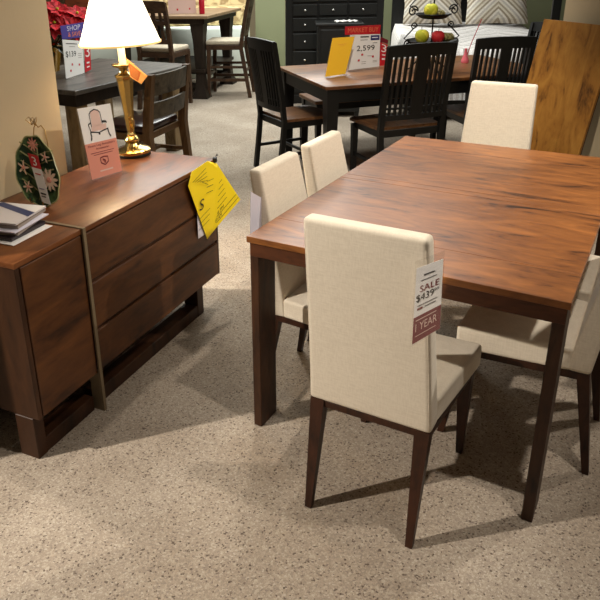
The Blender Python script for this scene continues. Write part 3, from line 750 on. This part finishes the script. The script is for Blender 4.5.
# wrought iron fruit stand
FS = V((1.36, 5.62, .76))
def fruit_stand():
    t = empty('fruit_stand', FS, .3, 'two tier wrought iron scroll stand holding fruit on the black table', 'stand')
    MB().tube([(0, 0, .01), (0, 0, .56)], .006, 'iron').lathe([(.012, .2), (.018, .215), (.012, .23)], 'iron').build('pole', t)
    def dish(z, r):
        m = MB()
        for rr, zz in ((r, z+.035), (r*.72, z+.01)):
            m.tube([(rr*math.cos(a*2*PI/32), rr*math.sin(a*2*PI/32), zz) for a in range(33)], .005, 'iron', n=6)
        for k in range(12):
            a = k*2*PI/12; m.tube([(0, 0, z), (r*.5*math.cos(a), r*.5*math.sin(a), z+.003), (r*.8*math.cos(a), r*.8*math.sin(a), z+.014), (r*math.cos(a), r*math.sin(a), z+.035)], .003, 'iron', n=5)
        m.lathe([(.01, z-.004), (r*.6, z), (r*.85, z+.016), (r*.98, z+.034), (r*.95, z+.036), (r*.8, z+.02), (.01, z+.004)], 'iron', n=24)
        m.build('dish', t)
    dish(.20, .20); dish(.40, .135)
    def scroll(cx, cz, s, flip):
        pts = []
        for k in range(40):
            a = k*.24; r = s*(.10+.9*k/39)
            pts.append((cx+flip*r*math.cos(a), 0, cz+r*math.sin(a)))
        return pts
    for sx in (-1, 1):
        m = MB(); m.tube(scroll(sx*.215, .215, .035, sx)+[(sx*.245, 0, .26), (sx*.17, 0, .33), (sx*.135, 0, .35)], .006, 'iron', n=6)
        m.build('scroll', t)
        m = MB(); m.tube(scroll(sx*.165, .35, .028, sx), .005, 'iron', n=6); m.tube(scroll(sx*.18, .46, .045, sx)+[(sx*.21, 0, .50), (sx*.14, 0, .57), (0, 0, .60)], .006, 'iron', n=6)
        m.build('scroll', t)
    for k in range(3):
        a = k*2*PI/3+.4; m = MB()
        m.tube([(0, 0, .2), (.07*math.cos(a), .07*math.sin(a), .12), (.15*math.cos(a), .15*math.sin(a), .02), (.17*math.cos(a), .17*math.sin(a), .008), (.185*math.cos(a), .185*math.sin(a), .02)], .006, 'iron', n=6)
        m.build('foot', t)
fruit_stand()
def apple(loc, r, k, lab, cat='apple'):
    n = [(0.02*r, -.80*r), (.35*r, -.92*r), (.75*r, -.7*r), (.98*r, -.15*r), (1.0*r, .2*r), (.85*r, .6*r), (.5*r, .85*r), (.2*r, .82*r), (.04*r, .62*r)]
    t = empty(cat, loc, random.random()*6, lab, cat)
    MB().lathe([(a, z+.92*r) for a, z in n], k, n=20).build('body', t, 2)
    MB().tube([(0, 0, 1.5*r), (.1*r, 0, 1.8*r), (.2*r, 0, 2.15*r)], .05*r, 'dark_brown', n=5).build('stem', t)
cs, sn = math.cos(.3), math.sin(.3)
def fs(x, y, z): return FS+V((x*cs-y*sn, x*sn+y*cs, z))
apple(fs(-.105, -.03, .225), .055, 'apple_green', 'yellow green apple at the left of the lower tier of the fruit stand')
apple(fs(.0, -.09, .222), .052, 'apple_red', 'red apple in the lower tier of the iron fruit stand')
apple(fs(-.045, -.035, .415), .055, 'apple_green', 'yellow green apple in the upper tier of the fruit stand')
def moss(loc, r, sx, lab):
    bm = bmesh.new(); bmesh.ops.create_icosphere(bm, subdivisions=4, radius=1)
    for v in bm.verts:
        w = 1+.10*math.sin(9*v.co.x+3*v.co.z)*math.cos(8*v.co.y)+random.uniform(-.05, .05); v.co = V((v.co.x*r*sx*w, v.co.y*r*w, (v.co.z*.75*w+.75)*r))
    bm.verts.index_update(); m = MB().add([v.co[:] for v in bm.verts], [[v.index for v in f.verts] for f in bm.faces], 'moss'); bm.free()
    o = m.build('moss_ball', loc=loc, rot=(0, 0, .3)); tag(o, lab, 'moss')
moss(fs(.095, -.045, .226), .045, 1.7, 'long olive moss clump in the lower tier of the fruit stand')
moss(fs(.05, -.0, .412), .034, 1.5, 'olive moss clump in the upper tier of the fruit stand')
# pink glass reed diffuser
t = empty('bud_vase', (1.756, 6.02, .76), 0, 'pink glass bud vase with one tall red reed on the black table', 'vase')
MB().lathe([(.03, 0), (.034, .01), (.03, .03), (.014, .07), (.01, .11), (.013, .12), (.009, .119)], 'pinkglass').build('vessel', t)
MB().tube([(0, 0, .02), (.04, -.01, .17), (.10, -.03, .36)], .0035, 'redglass', n=6).build('reed', t)

# ------------------------------------------------------------------ black dresser, chest, bed, right post
def dresser():
    W, D, H = 1.12, .5, 1.85
    t = empty('dresser', (.305, 8.25, 0), -.02, 'tall black dresser with rows of drawers and small silver knobs', 'dresser')
    m = MB().bx(0, W, .02, D, .08, H-.03, 'black', r=.004); m.bx(-.02, W+.02, -.01, D+.01, H-.03, H, 'black'); m.bx(0, W, .0, .06, 0, .1, 'black'); m.build('carcass', t)
    zs = [.12, .40, .62, .82, .99, 1.14, 1.29, 1.47, 1.66, 1.80]
    cols = [(.08, .36), (.38, .70), (.72, 1.04)]
    for i, (z0, z1) in enumerate(zip(zs, zs[1:])):
        for x0, x1 in cols:
            d = MB().bx(x0, x1, -.005, .03, z0+.012, z1-.012, 'black_drawer', r=.006).build('drawer', t)
            MB().box(((x0+x1)/2, -.017, (z0+z1)/2), (.024, .02, .024), 'knob', r=.009, seg=3).build('knob', d)
dresser()
def chest():
    t = empty('nightstand', (.61, 7.45, 0), -.05, 'low black chest standing in front of the tall dresser', 'chest')
    MB().bx(0, .46, .0, .45, .06, .955, 'black_drawer', r=.003).build('carcass', t)
    MB().bx(-.02, .48, -.015, .46, .955, .98, 'black', r=.003).build('top', t)
    MB().bx(.03, .43, -.012, .0, .5, .92, 'black_drawer', r=.003).build('door', t)
    for x in (.03, .43):
        for y in (.03, .42): MB().bar([(x, y, 0, .04, .04), (x, y, .06, .05, .05)], 'black').build('leg', t)
    p = MB(); rows = []
    for i in range(9): x = .22*i/8; rows.append([(x, 0, .002+.012*math.sin(i*1.3)**2), (x, .16, .002+.012*math.sin(i*1.3)**2), (x, .16, .006+.012*math.sin(i*1.3)**2), (x, 0, .006+.012*math.sin(i*1.3)**2)])
    p.loft(rows, 'white'); tag(p.build('paper', loc=(.82, 7.55, .981), rot=(0, 0, .1)), 'crumpled white paper lying on the low black chest', 'paper')
chest()
def bed():
    t = empty('bed', (1.55, 7.25, 0), -.12, 'bed with a white and grey patterned quilt beyond the black table', 'bed')
    W, L_ = 1.62, 2.6
    m = MB(); bm = bmesh.new(); bmesh.ops.create_grid(bm, x_segments=28, y_segments=30, size=.5)
    vs, fs = [], []
    nx, ny = 28, 34
    for j in range(ny+1):
        for i in range(nx+1):
            x = (i/nx)*(W+.9)-.45; y = (j/ny)*(L_+.45)-.45; z = .76+.012*math.sin(x*7+y*3)+.01*math.sin(y*9-x*4)
            def drop(d): return max(0, d)
            dx = max(0, -x, x-W); dy = max(0, -y); d = max(dx, dy)
            if d > 0:
                z = .74-d*1.15; xx = x; yy = y
                if dx > 0: xx = (-.03-.06*dx) if x < 0 else W+.03+.06*dx
                if dy > 0: yy = -.03-.06*dy+.012*math.sin(x*14)
                x, y = xx, yy
            vs.append((x, y, z)); 
    for j in range(ny):
        for i in range(nx): a = j*(nx+1)+i; fs.append((a, a+1, a+nx+2, a+nx+1))
    bm.free()
    qo = MB().add(vs, fs, 'quilt').build('quilt', t, 2)
    MB().bx(0, W, 0, L_, .35, .73, 'sheet', r=.04, seg=3).build('mattress', t)
    MB().bx(-.02, W+.02, -.02, L_+.02, .1, .35, 'black', r=.01).build('bed_frame', t)
    MB().bx(-.05, W+.05, L_+.02, L_+.09, 0, 1.5, 'black', r=.01).build('headboard', t)
    def pillow(x, y, w, h, lean, lab, k='pillow'):
        n = 14; vs = []; fs = []
        for s_ in (-1, 1):
            for j in range(n+1):
                for i in range(n+1):
                    u = i/n*2-1; v = j/n*2-1; b = (max(0, (1-u**4)*(1-v**4)))**.5
                    cx = u*(1-.06*(1-abs(v))); cy = v*(1-.06*(1-abs(u)))
                    vs.append((cx*w/2, s_*.10*b, cy*h/2))
        for s_ in range(2):
            for j in range(n):
                for i in range(n): a = s_*(n+1)**2+j*(n+1)+i; f = (a, a+1, a+n+2, a+n+1); fs.append(f if s_ == 0 else f[::-1])
        mb = MB().add(vs, fs, k); 
        yaw = -.12
        X = Tr(1.55, 7.25, 0) @ Rz(yaw)
        p = X @ V((x, y, .77+h/2*math.cos(lean)+.02))
        o = mb.build('pillow', loc=p, rot=(-lean, 0, yaw)); o.data.update(); tag(o, lab, 'pillow', 'patterned pillows propped on the bed')
    pillow(.45, 2.28, .76, .52, .45, 'grey and tan arrow pattern pillow at the left of the bed, behind the fruit stand')
    pillow(1.25, 2.22, .78, .54, .45, 'grey and tan arrow pattern pillow at the right of the bed')
bed()
# plain black post for the dark upright beside the tan wall
t = empty('black_post', (3.35, 8.0, 0), -.2, 'tall black post beside the tan wall', 'post')
MB().bx(-.09, -.0, 0, .07, 0, 2.2, 'black', r=.004).build('frame_post', t)

# ------------------------------------------------------------------ grey rustic dining set, left rear
GY = -.5023
def Gp(a, b, z=0):
    c, s = math.cos(GY), math.sin(GY); return V((-1.324+a*c-b*s, 4.954+a*s+b*c, z))
def grey_table():
    W, L_, H = 1.05, 1.46, .76
    t = empty('dining_table', (-1.324, 4.954, 0), GY, 'weathered grey brown dining table behind the sideboard with a poinsettia on it', 'table')
    MB().bx(-W, 0, 0, L_, H-.035, H, 'grey_top', r=.004).build('tabletop', t)
    a = MB(); a.bx(-W+.06, -.06, .05, .075, .63, H-.0355, 'pub_dark'); a.bx(-W+.06, -.06, L_-.075, L_-.05, .63, H-.0355, 'pub_dark'); a.bx(-.075, -.05, .05, L_-.05, .63, H-.0355, 'pub_dark'); a.bx(-W+.05, -W+.075, .05, L_-.05, .63, H-.0355, 'pub_dark'); a.build('apron', t)
    for x in (-.13, -W+.13):
        for y in (.13, L_-.13): MB().bx(x-.06, x+.06, y-.06, y+.06, 0, .724, 'tan_post', r=.006).build('leg', t)
grey_table()
def ladder_chair():
    yaw = math.atan2(.62, .243)   # direction of the back from near post to far post
    # local x along the back (near->far), y towards the table
    p0 = V((-.835, 4.99, 0)); t = empty('ladder_back_chair', p0, yaw, 'rustic ladder back chair with a dark leather seat, behind the brass lamp', 'chair')
    W = .56
    for x in (0, W):
        MB().bar([(x, -.04, 0, .05, .05), (x, 0, .42, .06, .06), (x, -.02, .6, .06, .055), (x, -.06, .862, .055, .05)], 'rust_brown').build('back_post', t)
        MB().bar([(x, .42, 0, .045, .045), (x, .42, .40, .055, .055)], 'rust_brown').build('leg', t)
    for z0, z1 in ((.705, .855), (.53, .655)):
        rows = []
        for i in range(11):
            x = .02+(W-.04)*i/10; c = 1-((x-W/2)/(W/2))**2; y = -.02-.14*(z0-.55)-.035*c
            rows.append([(x, y-.011, z0), (x, y+.011, z0), (x, y-.02+.011, z1), (x, y-.02-.011, z1)])
        MB().loft(rows, 'grey_slat').build('back_rail', t)
    MB().bx(.0, W, .015, .44, .37, .42, 'rust_brown').build('seat_frame', t)
    MB().bx(.02, W-.02, .03, .45, .42, .475, 'leather', r=.02, seg=4).build('seat', t, 1)
    MB().bx(0.02, .04, 0, .42, .18, .21, 'rust_brown').bx(W-.04, W-.02, 0, .42, .18, .21, 'rust_brown').bx(0.03, W-.03, .2, .22, .18, .21, 'rust_brown').build('stretcher', t)
ladder_chair()
def poinsettia():
    o = V((-1.80, 5.95, .76)); t = empty('poinsettia', o, 0, 'red poinsettia in a gold foil pot on the grey table', 'plant')
    m = MB(); rings = []
    for r, z in ((.09, 0), (.105, .08), (.12, .17), (.155, .225), (.148, .222), (.11, .15)):
        rings.append([(r*(1+.08*math.sin(7*a*2*PI/42))*math.cos(a*2*PI/42), r*(1+.08*math.sin(7*a*2*PI/42))*math.sin(a*2*PI/42), z) for a in range(42)])
    m.loft(rings, 'gold_foil').build('foil_pot', t, .3)
    def bract(mb, c, yaw, pitch, L_, w, k, tilt=None):
        X = Tr(*c) @ (tilt or Matrix.Identity(4)) @ Rz(yaw) @ Matrix.Rotation(-pitch, 4, 'Y')
        pts = [(0, 0, 0), (.25, .3, .0), (.5, .5, -.02), (.78, .28, -.06), (1, 0, -.14), (.78, -.28, -.06), (.5, -.5, -.02), (.25, -.3, .0)]
        vs = [V((x*L_, y*w, z*L_)) for x, y, z in pts]+[V((x*L_, 0, z*L_-.008)) for x, z in ((.25, 0), (.5, -.02), (.78, -.06))]
        mb.add([X @ v for v in vs], [(0, 1, 8), (1, 2, 9, 8), (2, 3, 10, 9), (3, 4, 10), (4, 5, 10), (5, 6, 9, 10), (6, 7, 8, 9), (7, 0, 8)], k)
    heads = [(-.04, -.12, .42), (.12, -.06, .46), (-.16, -.02, .44), (.02, .03, .54), (.2, .08, .46), (-.1, .14, .46), (.26, -.02, .42), (-.03, -.02, .60), (-.14, -.12, .38), (.14, .0, .56), (.28, .08, .52)]
    for hx, hy, hz in heads:
        hz -= .07
        st = MB().tube([(hx*.1, hy*.1, .1), (hx*.5, hy*.5, .24), (hx, hy, hz)], .005, 'poin_leaf', n=5).build('stem', t)
        f = MB(); tl = Matrix.Rotation(math.radians(random.uniform(35, 60)), 4, V((.93, .36+hx, 0)))
        for ly, (n, L_, pt) in enumerate(((8, .13, -.05), (7, .09, .35))):
            for k in range(n): bract(f, tuple(V((hx, hy, hz))+tl @ V((0, 0, ly*.008))), k*2*PI/n+ly*.4+hx*9, pt+random.uniform(-.2, .2), L_*random.uniform(.9, 1.2), .075, 'poin', tl)
        f.lathe([(.01, .01), (.013, .02), (.004, .028)], 'apple_green', Tr(hx, hy, hz) @ tl, n=8)
        f.build('flower', t, .4)
    g = MB()
    for k in range(46):
        a = k*2.4; r = .05+.13*random.random(); bract(g, (r*math.cos(a), r*math.sin(a), .16+.22*random.random()), a, -.3+random.uniform(-.3, .3), .11, .06, 'poin_leaf')
    g.build('foliage', t, .4)
poinsettia()
def grey_sign():
    o = V((-1.49, 5.64, .76))
    t = empty('sign_holder', o, 0, 'price card with indigo header and red side strip beside the poinsettia', 'sign')
    # card stands about a metre and a half into the table, turned to the aisle
    q = Quad((-1.528, 5.495, .764), (-1.451, 5.784, .764), (-1.458, 5.852, 1.012), (-1.54, 5.562, 1.056), o)
    q.rect(0, 0, 1, 1, 'white'); q.text('$139', .1, .52, .62, .70, 'ink'); q.line([(.15, .9), (.7, .9)], .02, 'ink'); q.line([(.3, .82), (.6, .82)], .012, 'magpages')
    for u, v in ((.35, .3), (.25, .14), (.72, .26)): q.rect(u, v, u+.07, v+.06, 'red', .0015, .0022)
    for v in (.62, .56, .5): q.line([(.72, v), (.92, v)], .012, 'magpages')
    q.mb.build('price_card', t)
    h = Quad((-1.54, 5.562, 1.056), (-1.45, 5.88, 1.04), (-1.448, 5.946, 1.154), (-1.547, 5.575, 1.156), o)
    h.rect(0, 0, 1, 1, 'purple'); h.text('SHOP', .25, .55, .8, .9, 'lavender'); h.text('& SAVE', .28, .12, .85, .45, 'orange'); h.mb.build('header_card', t)
    s = Quad((-1.448, 5.795, .766), (-1.421, 5.9, .774), (-1.423, 5.969, .975), (-1.45, 5.88, 1.001), o)
    s.rect(0, 0, 1, 1, 'red'); s.text('3', .15, .5, .85, .92, 'white'); s.line([(.3, .3), (.75, .3)], .06, 'white'); s.line([(.3, .15), (.75, .15)], .05, 'white')
    s.mb.build('side_strip', t); acrylic_back(q, t, .05)
grey_sign()

# ------------------------------------------------------------------ counter height set, far left
PO = (-.616, 8.52); PY = -.26
def pub_table():
    W, L_, H = 1.35, 1.45, 1.0
    t = empty('counter_table', (*PO, 0), PY, 'tall square counter height table of brown wood at the back left', 'table')
    MB().bx(-W, 0, 0, L_, H-.035, H, 'pub_top', r=.004).build('tabletop', t)
    a = MB(); a.bx(-W+.06, -.06, .06, .085, .9, H-.036, 'pub_dark'); a.bx(-W+.06, -.06, L_-.085, L_-.06, .9, H-.036, 'pub_dark'); a.bx(-.085, -.06, .06, L_-.06, .9, H-.036, 'pub_dark'); a.bx(-W+.06, -W+.085, .06, L_-.06, .9, H-.036, 'pub_dark'); a.build('apron', t)
    for x in (-.17, -W+.17):
        for y in (.17, L_-.17):
            MB().bar([(x, y, 0, .2, .2), (x, y, .05, .18, .18), (x, y, .12, .12, .12), (x, y, .3, .10, .10), (x, y, .7, .13, .13), (x, y, .9, .17, .17), (x, y, .964, .17, .17)], 'pub_dark').build('leg', t)
    s = MB(); s.bx(-W+.17, -.17, .15, .19, .12, .18, 'pub_dark'); s.bx(-W+.17, -.17, L_-.19, L_-.15, .12, .18, 'pub_dark'); s.bx(-.19, -.15, .17, L_-.17, .12, .18, 'pub_dark'); s.bx(-W+.15, -W+.19, .17, L_-.17, .12, .18, 'pub_dark')
    s.bx(-W+.1, -.1, .1, L_-.1, .32, .36, 'pub_dark'); s.build('stretcher', t)
pub_table()
def counter_chair():
    t = empty('counter_chair', (0, 0, 0), 0, 'x', 'chair')
    hw = .225; H = 1.2
    def by(z): return 0 if z < .6 else -.22*(z-.6)**1.3
    for sx in (-1, 1):
        MB().bar([(sx*(hw-.02), -.10+.1*min(z/.6, 1)+by(z), z, .042, .045) for z in (0, .2, .4, .6, .75, .9, 1.05, 1.19)], 'pub_wood').build('back_post', t)
        MB().bar([(sx*(hw-.02), .42, 0, .036, .036), (sx*(hw-.02), .40, .62, .05, .05)], 'pub_wood').build('leg', t)
    def rail(z0, z1, nm):
        rows = []
        for i in range(9):
            x = -hw+.01+(2*hw-.02)*i/8; c = 1-(x/hw)**2
            rows.append([(x, by(z0)-.025*c-.012, z0), (x, by(z0)-.025*c+.012, z0), (x, by(z1)-.025*c+.012, z1+.01*c), (x, by(z1)-.025*c-.012, z1+.01*c)])
        MB().loft(rows, 'pub_wood').build(nm, t)
    rail(1.08, 1.2, 'top_rail'); rail(.74, .79, 'lower_rail'); rail(.95, .99, 'middle_rail')
    for x, w in ((-.14, .035), (-.06, .05), (.06, .05), (.14, .035)):
        c = 1-(x/hw)**2
        MB().bar([(x, by(z)-.025*c, z, w, .014) for z in (.77, .9, 1.1)], 'pub_wood').build('slat', t)
    MB().bx(-hw, hw, 0, .43, .585, .64, 'pub_wood').build('seat_frame', t)
    MB().bx(-hw+.01, hw-.01, .02, .44, .64, .695, 'pub_seat', r=.02, seg=4).build('seat', t, 1)
    s = MB()
    for sx in (-1, 1): s.bx(sx*.205-.012, sx*.205+.012, -.05, .41, .2, .235, 'pub_wood'); s.bx(sx*.205-.01, sx*.205+.01, -.05, .41, .36, .39, 'pub_wood')
    s.bx(-.2, .2, .40, .42, .26, .30, 'pub_wood'); s.bx(-.2, .2, -.05, -.03, .30, .33, 'pub_wood'); s.build('stretcher', t)
    return t
cp = counter_chair()
cc = [(-.205, 8.90, PI/2-.12, 'tall brown counter chair with a beige seat at the right side of the counter table'),
      (-1.19, 8.08, -.36, 'tall brown counter chair with a beige seat partly behind the lamp shade'),
      (-1.05, 10.35, PI, 'tall brown counter chair at the far side of the counter table')]
for i, (x, y, r, lab) in enumerate(cc[:2]):
    c = cp if i == 0 else copy_tree(cp)
    c.location = (x, y, 0); c.rotation_euler = (0, 0, r); tag(c, lab, 'chair', 'counter chairs around the tall table')
# things on the tall table
o = V((-.92, 8.95, 1.0)); t = empty('sign_holder', o, 0, 'pale card sign standing on the tall counter table', 'sign')
q = Quad((-1.12, 8.93, 1.004), (-.78, 8.93, 1.004), (-.78, 8.97, 1.30), (-1.12, 8.97, 1.30), o); q.rect(0, 0, 1, 1, 'pinkline'); q.rect(.3, .12, .36, .2, 'red', .0015, .0022); q.rect(.75, .15, .8, .22, 'red', .0015, .0022); q.text('$', .2, .6, .3, .8, 'ink')
q.mb.build('printed_card', t); acrylic_back(q, t, .08)
t = empty('candle', (-.70, 8.86, 1.0), 0, 'dark red pillar candle on the tall counter table', 'candle')
MB().lathe([(.03, 0), (.034, .005), (.034, .2), (.028, .21)], 'redglass').build('wax', t); MB().tube([(0, 0, .2), (0, 0, .225)], .002, 'ink', n=5).build('wick', t)

# daybed with floral blanket far left and its headboard
t = empty('daybed', (-2.6, 10.2, 0), 0, 'bed with a pale skirt and tan floral blanket beyond the tall table', 'bed')
MB().bx(0, 2.45, 0, .9, .0, .72, 'sheet', r=.03, seg=3).build('mattress', t)
MB().bx(.05, 2.4, .25, .95, .72, .98, 'floral', r=.06, seg=4).build('blanket', t)
MB().bx(0, 2.45, .96, 1.05, 0, 1.15, 'floral', r=.04, seg=3).build('headboard', t)
o = MB().bx(-3.1, -.95, 11.6, 12.1, 0, 1.9, 'redwood', r=.01).build('cabinet')
tag(o, 'red brown wooden cabinet at the far left back, above the tall table', 'cabinet')

# ------------------------------------------------------------------ camera
cd = bpy.data.cameras.new('camera'); co = bpy.data.objects.new('camera', cd); C.objects.link(co); sc.camera = co
pt, ro = .3822, -.0169
r0 = V((1, 0, 0)); u0 = V((0, math.sin(pt), math.cos(pt))); f0 = V((0, math.cos(pt), -math.sin(pt)))
rx = r0*math.cos(ro)+u0*math.sin(ro); ux = -r0*math.sin(ro)+u0*math.cos(ro)
co.matrix_world = Matrix(((rx.x, ux.x, -f0.x, 0), (rx.y, ux.y, -f0.y, 0), (rx.z, ux.z, -f0.z, 1.6112), (0, 0, 0, 1)))
cd.sensor_width = 36; cd.lens = 36*688.32/600; cd.shift_x = (300-262.89)/600; cd.shift_y = (236.02-300)/600; cd.clip_start = .05

# ------------------------------------------------------------------ lights: aimed spots, some added to brighten, and soft room fill
def spot(loc, tgt, e, size=70, blend=.4, col=(1, .9, .76), soft=.05):
    l = bpy.data.lights.new('aimed_spot', 'SPOT'); l.energy = e; l.spot_size = math.radians(size); l.spot_blend = blend; l.color = col; l.shadow_soft_size = soft
    o = bpy.data.objects.new('aimed_spot', l); o.location = loc; C.objects.link(o)
    o.rotation_euler = (V(tgt)-V(loc)).to_track_quat('-Z', 'Y').to_euler(); return o
def area(loc, sx, sy, e, col=(1, .93, .84)):  # unseen soft fill added for background brightness, not a fixture
    l = bpy.data.lights.new('soft_fill', 'AREA'); l.shape = 'RECTANGLE'; l.size = sx; l.size_y = sy; l.energy = e; l.color = col
    o = bpy.data.objects.new('soft_fill', l); o.location = loc; C.objects.link(o)
WN = (1, .915, .80)
spot((-3.4, 1.0, 2.95), (.1, 1.75, .2), 760, 60, .5, WN, soft=.04)
spot((-3.5, 3.62, 3.0), (-.05, 3.0, 0), 900, 32, .5, WN, soft=.04)
spot((2.7, 2.75, 3.05), (.1, 2.75, .8), 290, 56, .6, WN, soft=.05)
spot((.89, 1.24, 3.0), (.75, 1.9, 0), 105, 105, .7, WN, soft=.04)
spot((.6, 2.1, 3.05), (1.3, 3.75, .8), 220, 36, .6, WN)  # added spot that brightens the far cream chair
spot((.1, 4.3, 3.05), (.15, 3.2, 0), 110, 75, .7, WN)
spot((.5, 2.9, 3.1), (1.2, 5.6, .8), 260, 50, .7, WN)  # added front spot that brightens the cards on the black table
area((.5, 6.5, 3.1), 3, 2, 130, (.97, 1, .95))
area((-.3, 9.6, 3.05), 3, 1.2, 190, (.97, 1, .95))
w = bpy.data.worlds.new('showroom_air'); sc.world = w; w.use_nodes = True
w.node_tree.nodes['Background'].inputs[0].default_value = lin((255, 232, 205)); w.node_tree.nodes['Background'].inputs[1].default_value = .06
sc.view_settings.view_transform = 'Standard'; sc.view_settings.look = 'None'; sc.view_settings.exposure = 0; sc.view_settings.gamma = 1; sc.view_settings.use_curve_mapping = False
